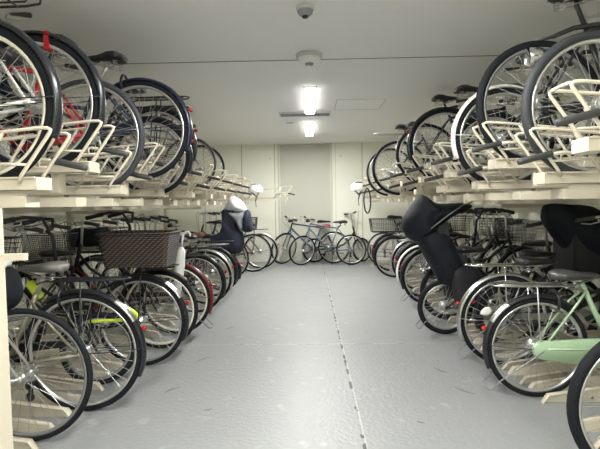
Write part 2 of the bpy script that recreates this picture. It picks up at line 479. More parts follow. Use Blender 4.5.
def bike(label, loc, rz, kind='city', R=.33, t=.019, frame=BLACK, tire=RUBBER, rim=ALLOY, fender=None, carrier=None, fb=None, rb=None,
         saddle=(SADBLK, True), guard=None, stand=None, bar='sweep', barmat=ALLOY, grips=GRIPM, lamp=True, steer=0.0, bar_up=0.0, reflector=True,
         lock=False, cover=False, group=None, wb=None, seat_up=0.0, seat_dx=0.0, forkmat=None, battery=False, fw=.027, cat='bicycle'):
    g = dict(GEO[kind])
    if wb: 
        d = wb-g['wb']; g['wb'] = wb
        for k in ('ht', 'hb', 'bar'): g[k] = (g[k][0]+d, g[k][1])
    if bar_up: g['bar'] = (g['bar'][0]-bar_up*.3, g['bar'][1]+bar_up)
    key = (kind, R, wb, bar_up)
    sport = kind == 'cross'
    root = thing('bicycle', label, cat, loc, rz, group)
    # steering: everything on the fork turns about the head axis
    ht, hb = g['ht'], g['hb']
    mw = None
    if steer:
        p = Vector((hb[0], 0, hb[1])); ax = Vector((ht[0]-hb[0], 0, ht[1]-hb[1])).normalized()
        mw = Matrix.Translation(p) @ Matrix.Rotation(steer, 4, ax) @ Matrix.Translation(-p)
    fr = obj('frame', cached(('frame',)+key, lambda: frame_tubes(kind, R, g), 'frame', frame), root)
    if battery:
        obj('battery', cached(('batt',)+key, lambda: m_battery(g), 'battery', SATIN), fr)
    fk = obj('fork', cached(('fork',)+key, lambda: fork_tubes(R, g), 'fork', forkmat or frame), root, (0,0,0), mw)
    add_wheel(root, 'rear_wheel', (0,0,R), R, t, tire, rim, not sport, sport)
    add_wheel(root, 'front_wheel', (g['wb'],0,R), R, t, tire, rim, False, False, mw)
    if fender:
        f = obj('rear_fender', cached(('rf', R, fw), lambda: m_fender(R, math.radians(52), math.radians(203), fw, [math.radians(176)]), 'rear_fender', fender), root, (0,0,R))
        obj('front_fender', cached(('ff', R, fw), lambda: m_fender(R, math.radians(42), math.radians(196), fw, [math.radians(170)]), 'front_fender', fender), root, (g['wb'],0,R), mw)
        if reflector:
            a = math.radians(158); rr = R+.028
            mb = MB(); mb.tube([(0,0,0), (-.02,0,0), (-.026,0,0)], [.012,.014,.009], 10)
            o = obj('reflector', cached('refl', lambda: mb, 'reflector', REDREF), f, (rr*math.cos(a), 0, rr*math.sin(a)))
            o.rotation_euler = (0, -(math.pi-a), 0)
    # saddle and post
    sx, sz = g['sad'][0]+seat_dx, g['sad'][1]+seat_up
    sd = obj('saddle', cached(('saddle', saddle[1]), lambda: m_saddle(saddle[1]), 'saddle', saddle[0]), root, (sx, 0, sz))
    sc = g['sc']
    def post():
        m = MB(); m.tube([(sc[0]+.01-sx, 0, sc[1]-.03-sz), (-.005, 0, -.075), (0, 0, -.045)], .0125, 8)
        return m.box((-.03, -.022, -.05), (.03, .022, -.032))
    obj('seat_post', cached(('post', round(sx,3), round(sz,3))+key, post, 'seat_post', ALLOY if not sport else BLACK), sd)
    if saddle[1]: obj('saddle_springs', cached('springs', m_springs, 'saddle_springs', STEEL), sd)
    # handlebar
    hbar = obj('handlebar', cached(('bar', bar)+key, lambda: m_bar(bar, g), 'handlebar', barmat), root, (0,0,0), mw)
    p = bar_pts(bar, g)
    for s in (0, -1):
        a, b = (p[0], p[1]) if s == 0 else (p[-1], p[-2])
        L = (Vector(a)-Vector(b)); ln = min(.13, L.length*.95); b2 = tuple(Vector(a)-L.normalized()*ln)
        obj('grip', cached(('grip', bar, s)+key, lambda: m_grip(a, b2), 'grip', grips), hbar)
        sd_ = -1 if s == 0 else 1
        obj('brake_lever', cached(('lever', bar, s)+key, lambda: m_lever(b2, -sd_*.0), 'brake_lever', ALLOY if not sport else SATIN), hbar)
    def bell():
        q = p[len(p)//2+1]
        return MB().lathe_z([(.001,.022),(.012,.02),(.02,.01),(.023,0),(.0,0)], 14, (q[0]-.03, q[1]*.8, q[2]+.012))
    obj('bell', cached(('bell', bar)+key, bell, 'bell', CHROME), hbar)
    obj('brake_cables', cached(('cables',)+key, lambda: m_cables(g, bar), 'brake_cables', SATIN), root, (0,0,0), mw)
    # drive
    ck = obj('crankset', cached(('crank', sport)+key, lambda: m_crank(g, sport), 'crankset', ALLOY if not sport else SATIN), root)
    for s, a in ((-1, -.5), (1, PI-.5)):
        obj('pedal', cached(('pedal', s)+key, lambda: m_pedal(g, s, a), 'pedal', SATIN), ck)
    obj('chain', cached(('chain',)+key, lambda: m_chain(R, g), 'chain', STEEL), root)
    if guard: obj('chain_guard', cached(('guard', guard[0])+key, lambda: m_chain_case(R, g, guard[0] == 'full'), 'chain_guard', guard[1]), root)
    if sport:
        def der():
            m = MB()
            for (z, r) in ((R-.075, .024), (R-.135, .024)):
                m.lathe_y([(r, -.05), (r, -.043), (.008, -.043), (.008, -.05)], 14, (.012, 0, z))
            m.box((.0, -.058, R-.15), (.024, -.051, R-.06)); m.box((-.012, -.066, R-.06), (.02, -.046, R-.015))
            return m
        obj('derailleur', cached(('der', R), der, 'derailleur', SATIN), root)
    if stand == 'rear': obj('kickstand', cached(('stand', R), lambda: m_stand(R), 'kickstand', GREYP), root)
    elif stand == 'side': obj('kickstand', cached(('sstand', R), lambda: m_sidestand(R), 'kickstand', SATIN), root)
    if carrier: obj('rear_carrier', cached(('carrier',)+key, lambda: m_carrier(R, g), 'rear_carrier', carrier), root)
    if fb:
        z0 = max(2*R+.05, .70); cx = g['hb'][0]+.235
        def mk():
            if fb[0] == 'solid': return m_solid_basket(cx, z0, z0+.25, (.19,.16), (.14,.12))
            n = (20, 16, 14) if fb[0] == 'mesh' else (8, 7, 6)
            return m_wire_basket(cx, z0, z0+.25, (.19,.165), (.14,.12), n, .002 if fb[0] == 'mesh' else .0024)
        b = obj('front_basket', cached(('fb', fb[0], z0)+key, mk, 'front_basket', fb[1]), root, (0,0,0), mw)
        def brk():
            m = MB()
            for s in (1, -1): m.tube([(cx, s*.07, z0), (cx-.02, s*.075, z0-.06), (g['wb']+.0, s*.062, R)], .004, 6)
            return m.tube([(g['hb'][0], 0, z0+.02), (cx-.12, 0, z0+.02)], .008, 6)
        obj('basket_bracket', cached(('fbb', z0)+key, brk, 'basket_bracket', STEEL), b)
        if cover:
            def cv():
                out = [(cx-.20, z0+.10), (cx-.20, z0+.25), (cx-.10, z0+.285), (cx+.08, z0+.28), (cx+.20, z0+.25), (cx+.20, z0+.08), (cx+.02, z0+.06)]
                return MB().pillow(out, .19, steps=9, p=.22, wob=.012, seed=14)
            obj('basket_cover', cached(('cover', z0)+key, cv, 'basket_cover', FABRIC), b)
    if rb:
        z0 = 2*R+.085
        hl, hw_, hh = rb[2] if len(rb) > 2 else (.20, .15, .22)
        cx = rb[3] if len(rb) > 3 else -.06
        def mk2():
            if rb[0] == 'solid': return m_solid_basket(cx, z0, z0+hh, (hl, hw_), (hl*.86, hw_*.8))
            return m_wire_basket(cx, z0, z0+hh, (hl, hw_), (hl*.9, hw_*.85), (18, 10, 10) if rb[0] == 'mesh' else (9, 7, 6), .0021 if rb[0] == 'mesh' else .0024)
        obj('rear_basket', cached(('rb', rb[0], hl, hw_, hh, cx)+key, mk2, 'rear_basket', rb[1]), root)
    if lamp:
        def lm():
            x, z = (g['wb']+.03, R+.17) if not sport else (g['bar'][0]+.05, g['bar'][1]-.03)
            m = MB(); y = .075 if not sport else .04
            rs = []
            for (u, r) in ((-.05,.008),(-.045,.022),(-.01,.029),(.02,.032),(.024,.026),(.026,.005)):
                rs.append([(x+u, y+r*math.cos(2*PI*j/14), z+r*math.sin(2*PI*j/14)) for j in range(14)])
            m.rings(rs)
            return m.tube([(x-.03, y, z-.02), (x-.06, y-.02, z-.02)], .005, 5)
        obj('headlight', cached(('lamp',)+key, lm, 'headlight', CHROME if not sport else SATIN), root, (0,0,0), mw)
    if lock:
        lk = [(-.11+ .0*i, .075*math.cos(a), R+.20+ .075*math.sin(a)) for i, a in enumerate([PI*1.32+ (PI*1.36)*k/12 - PI*.0 for k in range(13)])]
        lk = [(.10, .062*math.cos(a), 2*R-.03+.07*math.sin(a)) for a in [-.5+(PI+1.0)*k/14 for k in range(15)]]
        obj('wheel_lock', cached(('lock', R), lambda: MB().tube(lk, .009, 7), 'wheel_lock', BLACK), root)
    return root

def row_bike(side, y, edge, label, yaw=0.0, z=0.0, **kw):
    """edge: how far the rear tyre reaches towards the aisle from the centre line"""
    R = kw.get('R', .33)
    x = side*(edge+R)
    return bike(label, (x, y, z), (0 if side > 0 else PI)+math.radians(yaw), **kw)

# ------------------------------------------------------------------ the room
XW, YB, YF, H = 3.05, 9.55, -3.2, 2.475
def slab(name, lo, hi, m): return struct(name, MB().box(lo, hi), m)

def floor_mat():
    m = bpy.data.materials.new('grey_epoxy_floor'); m.use_nodes = True
    nt = m.node_tree; N = nt.nodes.new; L = nt.links.new; b = nt.nodes['Principled BSDF']
    tc = N('ShaderNodeTexCoord'); sep = N('ShaderNodeSeparateXYZ'); L(tc.outputs['Object'], sep.inputs[0])
    def noise(sc, det=4, vec=None):
        n = N('ShaderNodeTexNoise'); n.inputs['Scale'].default_value = sc; n.inputs['Detail'].default_value = det
        L(vec or tc.outputs['Object'], n.inputs['Vector']); return n
    def mth(op, a, bb=None):
        n = N('ShaderNodeMath'); n.operation = op
        for i, q in enumerate((a, bb)):
            if q is None: continue
            if isinstance(q, (int, float)): n.inputs[i].default_value = q
            else: L(q, n.inputs[i])
        return n.outputs[0]
    def mix(f, a, c):
        n = N('ShaderNodeMix'); n.data_type = 'RGBA'
        for i, q in ((0, f), (6, a), (7, c)):
            if isinstance(q, tuple): n.inputs[i].default_value = q
            elif isinstance(q, (int, float)): n.inputs[i].default_value = q
            else: L(q, n.inputs[i])
        return n.outputs[2]
    big = noise(.9, 3); med = noise(7, 5); fine = noise(60, 2)
    base = mix(big.outputs['Fac'], (.245,.251,.251,1), (.28,.286,.286,1))
    cr = N('ShaderNodeMapRange'); cr.inputs['From Min'].default_value = .62; cr.inputs['From Max'].default_value = .75
    L(med.outputs['Fac'], cr.inputs['Value'])
    base = mix(mth('MULTIPLY', cr.outputs[0], .25), base, (.62,.62,.61,1))
    # dark scuffs
    sp = noise(16, 2); spm = N('ShaderNodeMapRange'); spm.inputs['From Min'].default_value = .765; spm.inputs['From Max'].default_value = .80
    L(sp.outputs['Fac'], spm.inputs['Value'])
    base = mix(mth('MULTIPLY', spm.outputs[0], .6), base, (.22,.22,.21,1))
    # joint running along the aisle: pale sealant with broken dark chips
    wob = noise(1.3, 2)
    x0 = mth('ADD', sep.outputs[0], mth('MULTIPLY', mth('SUBTRACT', wob.outputs['Fac'], .5), .012))
    d = mth('ABSOLUTE', mth('SUBTRACT', x0, .267))
    pale = mth('LESS_THAN', d, .010)
    base = mix(mth('MULTIPLY', pale, .5), base, (.50,.50,.49,1))
    core = mth('LESS_THAN', mth('ABSOLUTE', mth('SUBTRACT', x0, .262)), .0042)
    base = mix(mth('MULTIPLY', core, .55), base, (.10,.10,.095,1))
    chip = noise(9, 4)
    ck = mth('GREATER_THAN', chip.outputs['Fac'], .53)
    core2 = mth('LESS_THAN', mth('ABSOLUTE', mth('SUBTRACT', x0, .263)), .0095)
    base = mix(mth('MULTIPLY', mth('MULTIPLY', core2, ck), .9), base, (.025,.025,.022,1))
    # cross joints
    for yy, s in ((3.86, .55), (6.50, .4), (1.22, .5), (9.14, .3)):
        ln = mth('LESS_THAN', mth('ABSOLUTE', mth('SUBTRACT', sep.outputs[1], yy)), .010)
        base = mix(mth('MULTIPLY', ln, s*.55), base, (.50,.50,.49,1))
        ln2 = mth('LESS_THAN', mth('ABSOLUTE', mth('SUBTRACT', sep.outputs[1], yy-.004)), .005)
        base = mix(mth('MULTIPLY', mth('MULTIPLY', ln2, mth('GREATER_THAN', chip.outputs['Fac'], .56)), .8), base, (.08,.08,.075,1))
    L(base, b.inputs['Base Color'])
    rg = N('ShaderNodeMapRange'); rg.inputs['To Min'].default_value = .36; rg.inputs['To Max'].default_value = .52
    L(med.outputs['Fac'], rg.inputs['Value']); L(rg.outputs[0], b.inputs['Roughness'])
    vor = N('ShaderNodeTexNoise'); vor.inputs['Scale'].default_value = 38; vor.inputs['Detail'].default_value = 3; L(tc.outputs['Object'], vor.inputs['Vector'])
    hsum = mth('ADD', vor.outputs['Fac'], mth('MULTIPLY', big.outputs['Fac'], 1.0))
    bp = N('ShaderNodeBump'); bp.inputs['Strength'].default_value = .34; bp.inputs['Distance'].default_value = .012
    L(hsum, bp.inputs['Height']); L(bp.outputs[0], b.inputs['Normal'])
    b.inputs['Coat Weight'].default_value = .0
    return m
FLOOR = floor_mat()
CEILM = mat('ceiling_paint', (.90,.897,.875), .6, var=.015, scale=1.2)
WALLM = mat('pale_green_wall_panel', (.89,.89,.765), .5, var=.02, scale=2)
SHUTM = mat('grey_green_shutter', (.57,.57,.49), .5, var=.03, scale=2)
TRIMM = mat('pale_trim', (.66,.665,.58), .45, var=.03)
SEAMM = mat('dark_seam', (.26,.26,.23), .7)
slab('floor', (-XW-.1, YF-.1, -.12), (XW+.1, YB+.1, 0), FLOOR)
slab('ceiling', (-XW-.1, YF-.1, H), (XW+.1, YB+.1, H+.12), CEILM)
slab('wall_left', (-XW-.12, YF, 0), (-XW, YB, H), WALLM)
slab('wall_right', (XW, YF, 0), (XW+.12, YB, H), WALLM)
slab('wall_front', (-XW, YF-.12, 0), (XW, YF, H), WALLM)
# back wall: recessed flush panel in the middle, thicker panels either side
mb = MB()
mb.box((-XW, YB-.05, 0), (-.60, YB+.12, H)); mb.box((.46, YB-.05, 0), (XW, YB+.12, H))
struct('wall_back', mb, WALLM)
slab('wall_back_recess', (-.60, YB, 0), (.46, YB+.12, H), SHUTM)
def strip(n, x0, x1, m, d=.012, z0=0, z1=H): return slab('trim_%d' % n, (x0, YB-.05-d, z0), (x1, YB-.05, z1), m)
strip(1, -.645, -.60, TRIMM, .02); strip(2, .46, .505, TRIMM, .02)
strip(3, .565, .578, TRIMM, .006); strip(4, -1.405, -1.395, SEAMM, .002); strip(5, 1.125, 1.135, SEAMM, .002)
strip(6, -2.2, -2.19, SEAMM, .002); strip(7, 2.1, 2.11, SEAMM, .002); strip(8, -.71, -.70, SEAMM, .002)
# ceiling joints
slab('trim_9', (-XW, 3.985, H-.0035), (XW, 3.998, H), SEAMM)
slab('trim_10', (-XW, -1.2, H-.0035), (XW, -1.187, H), SEAMM)
mb = MB()
for a, b in (((.36, 5.54), (.96, 5.545)), ((.36, 6.14), (.96, 6.145)), ((.36, 5.54), (.365, 6.145)), ((.955, 5.54), (.96, 6.145))):
    mb.box((a[0], a[1], H-.002), (b[0], b[1], H))
struct('trim_11', mb, SEAMM)
# dark tyre scuffs on the painted floor
mb = MB()
for (x, y, a, l, c) in ((.98,2.86,-.9,.16,.5), (.93,3.22,-1.0,.14,.5), (-.93,2.92,.9,.13,-.5), (-.86,3.5,.9,.14,-.4), (.60,2.45,-.7,.05,.2), (-.62,2.62,.4,.06,.2), (-.80,4.4,1.0,.12,-.4)):
    n = 8; L_, R2 = [], []
    for i in range(n+1):
        t = i/n; b = a+c*(t-.5)
        px_, py_ = x+l*(t-.5)*math.cos(a)-c*.12*(t-.5)**2*math.sin(a), y+l*(t-.5)*math.sin(a)+c*.12*(t-.5)**2*math.cos(a)
        w_ = .009*math.sin(PI*(t*.9+.05))
        L_.append((px_-w_*math.sin(b), py_+w_*math.cos(b), .0006)); R2.append((px_+w_*math.sin(b), py_-w_*math.cos(b), .0006))
    mb.add(L_+R2, [(i, n+1+i, n+2+i, i+1) for i in range(n)], False)
struct('floor_markings', mb, mat('tyre_scuff', (.15,.15,.145), .6))
# small fixing screws on the wall panels
for i, (x, z) in enumerate(((-.80, 2.18), (.69, 2.2))):
    o = obj('wall_screw', MB().tube([(x, YB-.05, z), (x, YB-.056, z), (x, YB-.058, z)], [.014,.014,.006], 12).mesh('wall_screw', STEEL))
    tag(o, ('small round screw head high on the wall panel to the left of the recess', 'small round screw head high on the wall panel to the right of the recess')[i], 'screw')

# ------------------------------------------------------------------ ceiling fittings
def emis(name, c, s):
    m = bpy.data.materials.new(name); m.use_nodes = True; nt = m.node_tree
    nt.nodes.remove(nt.nodes['Principled BSDF'])
    e = nt.nodes.new('ShaderNodeEmission'); e.inputs[0].default_value = (*c, 1); e.inputs[1].default_value = s
    nt.links.new(e.outputs[0], nt.nodes['Material Output'].inputs[0]); return m
LAMP = emis('lit_tube_cover', (1.0, .995, .96), 166.0)
LAMPSIDE = emis('lit_cover_edge', (1.0, .995, .96), 5.0)
def ceiling_lamp(y, label):
    t = thing('ceiling_lamp', label, 'ceiling light', (.035, y, H), 0, 'strip lights along the aisle')
    mb = MB(); mb.box((-.07, -.60, -.012), (.07, .60, 0)); obj('housing', mb.mesh('housing', PLASTW), t)
    dz = .04
    mb = MB(); mb.box((-.058, -.59, -.0125-dz), (.058, .59, -.0125)); mb.f = [f for i, f in enumerate(mb.f) if i != 0]; mb.sm = mb.sm[1:]
    e = obj('diffuser', MB().box((-.058, -.59, -.0525), (.058, .59, -.0515)).mesh('diffuser', LAMP), t)
    obj('diffuser_edge', mb.mesh('diffuser_edge', LAMPSIDE), e)
    return t
ceiling_lamp(5.50, 'lit white strip light on the ceiling in front of the slot vent')
ceiling_lamp(7.50, 'lit white strip light on the ceiling beyond the slot vent, nearer the back wall')
ceiling_lamp(1.75, 'unseen white strip light added on the ceiling just above the camera')  # this and the next two: unseen lamps added to brighten the ceiling
ceiling_lamp(-.30, 'unseen white strip light added on the ceiling right behind the camera')
ceiling_lamp(-2.10, 'unseen white strip light added on the ceiling by the entrance wall')

def detector(x, y, r, h, label, name, inner):
    t = thing(name, label, 'ceiling sensor', (x, y, H))
    obj('base', MB().lathe_z([(0,0),(r,0),(r,-h*.3),(r*.94,-h*.42),(0,-h*.42)], 32).mesh('base', inner[0]), t)
    obj('body', MB().lathe_z([(r*.86,-h*.4),(r*.82,-h*.7),(r*.62,-h*.92),(r*.3,-h),(0,-h)], 32).mesh('body', inner[1]), t)
    obj('sensor_eye', MB().lathe_z([(r*.34,-h*.95),(r*.30,-h*1.18),(0,-h*1.22)], 24).mesh('sensor_eye', inner[2]), t)
    return t
GREYPL = mat('grey_plastic', (.30,.31,.33), .45)
PALEPL = mat('pale_plastic', (.60,.60,.57), .4)
detector(-.005, 2.93, .058, .06, 'small grey round smoke sensor on the ceiling nearest the camera', 'smoke_detector', (PALEPL, GREYPL, SATIN))
detector(.022, 3.86, .112, .075, 'larger white round ceiling sensor dome beside the dark ceiling joint', 'ceiling_sensor', (PALEPL, PLASTW, GREYPL))
t = thing('slot_vent', 'long dark slot vent across the ceiling between the two strip lights', 'vent', (-.035, 6.34, H))
mb = MB(); hx, hy = .36, .12
for a in ((-hx,-hy,hx,-hy+.02), (-hx,hy-.02,hx,hy), (-hx,-hy+.02,-hx+.02,hy-.02), (hx-.02,-hy+.02,hx,hy-.02)): mb.box((a[0],a[1],-.02), (a[2],a[3],0))
obj('frame', mb.mesh('frame', PALEPL), t)
mb = MB()
for i in range(7):
    y = -hy+.03+i*.028; mb.rings([[(x, y+q, z) for q, z in ((0,-.004),(.018,-.018),(.02,-.016),(.002,-.002))] for x in (-hx+.02, hx-.02)], True, False)
obj('slats', mb.mesh('slats', GREYPL), t)
o = obj('ceiling_plate', MB().box((-.03-.30, 7.0, H-.012), (-.03-.19, 7.03, H)).mesh('ceiling_plate', PALEPL)); tag(o, 'tiny flat plate on the ceiling beyond the slot vent', 'plate')

# ------------------------------------------------------------------ two-tier racks
PITCH = .41
Z_LOW, Z_HIGH = 1.295, 1.397        # underside of the trays
def m_channel(L, w, h, th=.006, cap=True):
    m = MB()
    m.box((0, -w/2, 0), (L, w/2, th)); m.box((0, -w/2, th), (L, -w/2+th, h)); m.box((0, w/2-th, th), (L, w/2, h))
    if cap: m.box((-.004, -w/2-.002, 0), (0, w/2+.002, h))
    m.box((0, -w/2-.012, h-.006), (L, -w/2+th, h)); m.box((0, w/2-th, h-.006), (L, w/2+.012, h))
    return m
def m_guide(s, joined):
    m = MB(); y = s*.072
    m.tube([(.06, y, .03), (.045, y, .06), (-.075, y, .225), (-.08, y, .238), (-.065, y, .246), (-.03, y, .246), (.20, y, .225), (.62, y, .18), (.66, y, .165), (.74, y, .03)], .0075, 7)
    m.tube([(.25, y, .03), (.11, y, .235)], .0068, 6)
    m.tube([(.02, y, .10), (.20, y, .105)], .006, 6)
    if joined: m.tube([(-.072, y, .242), (-.083, s*.055, .243), (-.086, 0, .243)], .0075, 7)
    return m
def upper_tray(side, y, z, label, out=1.035, L=1.86, loaded=False, open_end=False):
    t = thing('bicycle_tray', label, 'bicycle tray', (side*out, y, z), 0 if side > 0 else PI, 'upper trays of the %s rack' % ('right' if side > 0 else 'left'))
    obj('channel', cached(('chan', L, open_end), lambda: m_channel(L, .105, .052, .006, not open_end), 'channel', CREAM), t)
    for s in (1, -1): obj('guide_rail', cached(('guide', s, not loaded), lambda: m_guide(s, not loaded), 'guide_rail', CREAM), t)
    def stub():
        return MB().tube([(.20, -.09, .128), (.05, -.09, .135), (.0, -.09, .128)], .0085, 7).tube([(.06, -.09, .134), (.06, -.072, .125), (.06, -.072, .10)], .006, 6)
    h = obj('pull_handle', cached('stub', stub, 'pull_handle', CREAM), t)
    obj('grip', cached('trgrip', lambda: MB().tube([(.01, -.09, .132), (.005, -.09, .131), (-.125, -.09, .100), (-.14, -.09, .096), (-.145, -.09, .095)], [.010,.0155,.0155,.0145,.008], 10), 'grip', GRIPM), h)
    return t
NAMES = {-1: 'left', 1: 'right'}
ORD = ['first','second','third','fourth','fifth','sixth','seventh','eighth','ninth','tenth','eleventh','twelfth','thirteenth','fourteenth','fifteenth','sixteenth','seventeenth','eighteenth','nineteenth']
TRAYS = {}
for side, y0, first_low in ((-1, 1.88, True), (1, 1.73, False)):
    rk = thing('bicycle_rack', 'cream two-tier bicycle rack frame running along the %s of the aisle' % NAMES[side], 'bicycle rack', (side*1.2, 0, 0))
    root_x = side*1.2
    def rbox(name, lo, hi):
        (x0, y0_, z0), (x1, y1, z1) = lo, hi
        a, b = sorted((side*x0-root_x, side*x1-root_x))
        return obj(name, MB().box((a, y0_, z0), (b, y1, z1)).mesh(name, CREAM), rk)
    n = 18 if side < 0 else 18
    ys = [y0+PITCH*k for k in range(n)]
    yl = ys[-1]+.25
    rbox('beam', (2.10, .2, 1.185), (2.15, yl, 1.222)); rbox('beam', (2.79, .2, 1.165), (2.85, yl, 1.222))
    for py in (1.63, 5.23, 8.78) if side < 0 else (1.40, 4.93, 8.26):
        near = side < 0 and py < 2
        if near: 
            rbox('post', (1.172, 1.60, 0), (1.272, 1.70, 1.221)); rbox('bracket', (1.045, 1.62, 1.028), (1.172, 1.645, 1.052))
        else:
            rbox('bracket', (2.10, py, 1.14), (2.15, py+.05, 1.185))
        rbox('post', (2.79, py, 0), (2.85, py+.06, 1.165)); rbox('cross_beam', (1.172 if near else 2.15, py, 1.14), (2.79, py+.05, 1.183))
    for k, y in enumerate(ys):
        low = (k % 2 == 0) == first_low
        zz = Z_LOW if low else Z_HIGH
        # fixed runner under the tray
        def runner():
            m = MB(); m.box((0, -.05, 0), (1.67, .05, .046)); m.box((.30, -.03, .046), (1.6, .03, .0705)); return m
        r_ = obj('slide_rail', cached('runner', runner, 'slide_rail', CREAM), rk, (side*1.165-root_x, y, 1.2235)); r_.rotation_euler.z = 0 if side > 0 else PI
        if not low:
            rbox('riser', (1.26, y-.03, 1.2942), (1.30, y+.03, zz-.001)); rbox('riser', (2.6, y-.03, 1.2942), (2.64, y+.03, zz-.001))
        out = (1.085 if low else 1.03) if side > 0 else (1.115 if low else 1.095)
        if side < 0 and k == n-1: continue
        TRAYS[(side, k)] = (y, zz, out, low)

# ------------------------------------------------------------------ bicycles standing on the floor
def put(side, y, edge, label, **kw): return row_bike(side, y, edge, label, **kw)
FLG = 'bicycles parked on the floor of the left row'; FRG = 'bicycles parked on the floor of the right row'
ULG = 'bicycles on the upper trays of the left rack'; URG = 'bicycles on the upper trays of the right rack'

b1 = put(-1, 2.27, 1.13, 'silver sport bicycle with thin tyres and no fenders, beside the cream rack post', kind='cross', R=.352, t=.016, frame=ALLOY, rim=GREYP, stand=None, bar='up', grips=SATIN, saddle=(PLASTW, False), group=FLG, wb=1.05)
b2 = put(-1, 2.62, 1.0, 'champagne city bicycle with grey saddle and lime yellow cable lock', kind='city', R=.358, t=.019, frame=OLIVE, fender=BLACK, rim=ALLOY, carrier=SATIN, saddle=(SADGRY, True), seat_up=.035, guard=('half', BLACK), wb=1.13, bar='up', group=FLG, lock=True, fb=('wire', BLACK))
# lime lock around the rear wheel, and the lime holder on the seat tube
m = MB(); m.tube([(.00,-.085,.515), (-.04,-.083,.52), (-.27,-.075,.53), (-.30,-.068,.54), (-.305,-.06,.565), (-.29,-.055,.585), (-.22,-.05,.63)], .0105, 7)
obj('cable_lock', m.mesh('cable_lock', LIME), b2)
m = MB(); m.tube([(.272,-.05,.675), (.277,-.05,.682), (.335,-.05,.765), (.34,-.05,.772)], [.018,.026,.026,.018], 12)
obj('lock_holder', m.mesh('lock_holder', LIME), b2)
m = MB().pillow([(.02,.86), (.01,.76), (.06,.70), (.14,.72), (.18,.80), (.14,.90), (.06,.92)], .07, steps=9, p=.35, wob=.01, seed=21)
sb = obj('saddle_bag', m.mesh('saddle_bag', FABRIC), b1)
obj('bag_patch', MB().lathe_y([(.03,-.088),(.03,-.082),(.0,-.082)], 20, (.06,.012,.81), closed=False).mesh('bag_patch', GREYF), sb)
bike('dark small wheeled bicycle parked front wheel out behind the grey saddle bicycle', (-(1.20+.25+1.10), 2.99, 0), 0, kind='elec', R=.25, t=.022, frame=BLACK, rim=GREYP, bar='up', bar_up=.10, barmat=SATIN, grips=SATIN, steer=.25, group=FLG, wb=1.10)
b3 = put(-1, 3.37, .945, 'black city bicycle carrying a large brown wicker basket over the rear wheel', R=.345, frame=BLACK, fender=BLACK, carrier=SATIN, rb=('solid', WICKER, (.265,.17,.245), -.015), lock=True, group=FLG, fb=('wire', BLACK), guard=('half', BLACK))
bike('black city bicycle with ivory rims parked front wheel out, next beyond the wicker basket', (-(.955+.335+1.08), 3.785, 0), 0, R=.335, frame=BLACK, fender=SATIN, carrier=SATIN, rim=CREAMRIM, group=FLG, guard=('half', SATIN), wb=1.08, bar='up', bar_up=.06, barmat=SATIN, grips=SATIN)
put(-1, 4.20, .935, 'city bicycle with wine red fenders and ivory rims', R=.335, frame=SATIN, fender=DKRED, carrier=SATIN, rim=CREAMRIM, group=FLG, fb=('mesh', BLACK), guard=('half', SATIN), stand='rear')
put(-1, 5.04, .965, 'black city bicycle next beyond the wine red fendered one', R=.33, frame=BLACK, fender=BLACK, carrier=SATIN, rim=STEEL, group=FLG, fb=('mesh', BLACK), cover=True, guard=('half', BLACK))
put(-1, 5.48, .955, 'grey city bicycle with silver fenders, second beyond the wine red fendered one', R=.33, frame=GREYP, fender=STEEL, carrier=STEEL, group=FLG, fb=('wire', BLACK), wb=1.07)
put(-1, 5.92, .97, 'brown city bicycle parked just before the child seat with silver canopy', R=.33, frame=BROWN, fender=BLACK, carrier=SATIN, group=FLG, saddle=(SADBRN, True))
b10 = put(-1, 6.36, .99, 'black electric bicycle with a silver canopied child seat at the back', kind='elec', R=.27, t=.024, frame=BLACK, fender=BLACK, rim=SATIN, battery=True, group=FLG)
put(-1, 7.32, .99, 'black sport bicycle with slim tyres beyond the silver canopied child seat', kind='cross', R=.335, t=.016, frame=BLACK, rim=ALLOY, stand=None, bar='flat', group=FLG)
put(-1, 8.08, .675, 'brown city bicycle with black mesh rear basket, standing furthest into the aisle', R=.345, t=.018, frame=BROWN, rim=ALLOY, group=FLG, rb=('mesh', BLACK, (.19,.15,.21), .11), carrier=SATIN, fender=None, yaw=0)
put(-1, 8.50, .60, 'grey city bicycle with silver fenders, last of the left row before the wall', R=.33, frame=GREYP, fender=STEEL, group=FLG, wb=1.05)

c1 = put(1, 1.88, 1.075, 'dark bicycle nearest the camera, only its wide black rear wheel in view', kind='cross', R=.348, t=.024, frame=BLACK, rim=ALLOY, stand=None, bar='flat', group=FRG)
c2 = put(1, 2.77, 1.085, 'pale green city bicycle with full green chain case and grey saddle', R=.312, t=.018, frame=GREEN, fender=SATIN, fw=.022, carrier=STEEL, rim=ALLOY, guard=('full', GREEN), saddle=(SADDGR, True), seat_up=-.075, group=FRG, forkmat=GREEN, lock=True, stand='rear')
c3 = put(1, 3.32, 1.105, 'city bicycle with bright silver fenders behind the pale green bicycle', R=.335, frame=BLACK, fender=STEEL, carrier=CHROME, rim=ALLOY, guard=('half', STEEL), saddle=(SADBLK, True), seat_up=-.06, group=FRG, stand='rear')
c4 = put(1, 3.74, 1.38, 'black electric bicycle with black covered front child seat', kind='elec', R=.27, t=.024, frame=BLACK, fender=BLACK, rim=SATIN, battery=True, group=FRG, wb=1.16)
c5 = put(1, 4.12, .985, 'black small wheeled electric bicycle with black covered rear child seat', kind='elec', R=.255, t=.026, frame=BLACK, fender=None, rim=ALLOY, battery=True, group=FRG, wb=1.18, stand='rear')
bike('black bicycle parked front wheel out, its tall handlebar beside the covered rear child seat', (1.13+.30+1.12, 4.62, 0), PI, kind='elec', R=.30, t=.023, frame=BLACK, fender=BLACK, rim=SATIN, battery=True, wb=1.12, bar='up', bar_up=.09, grips=SATIN, barmat=SATIN, group=FRG)
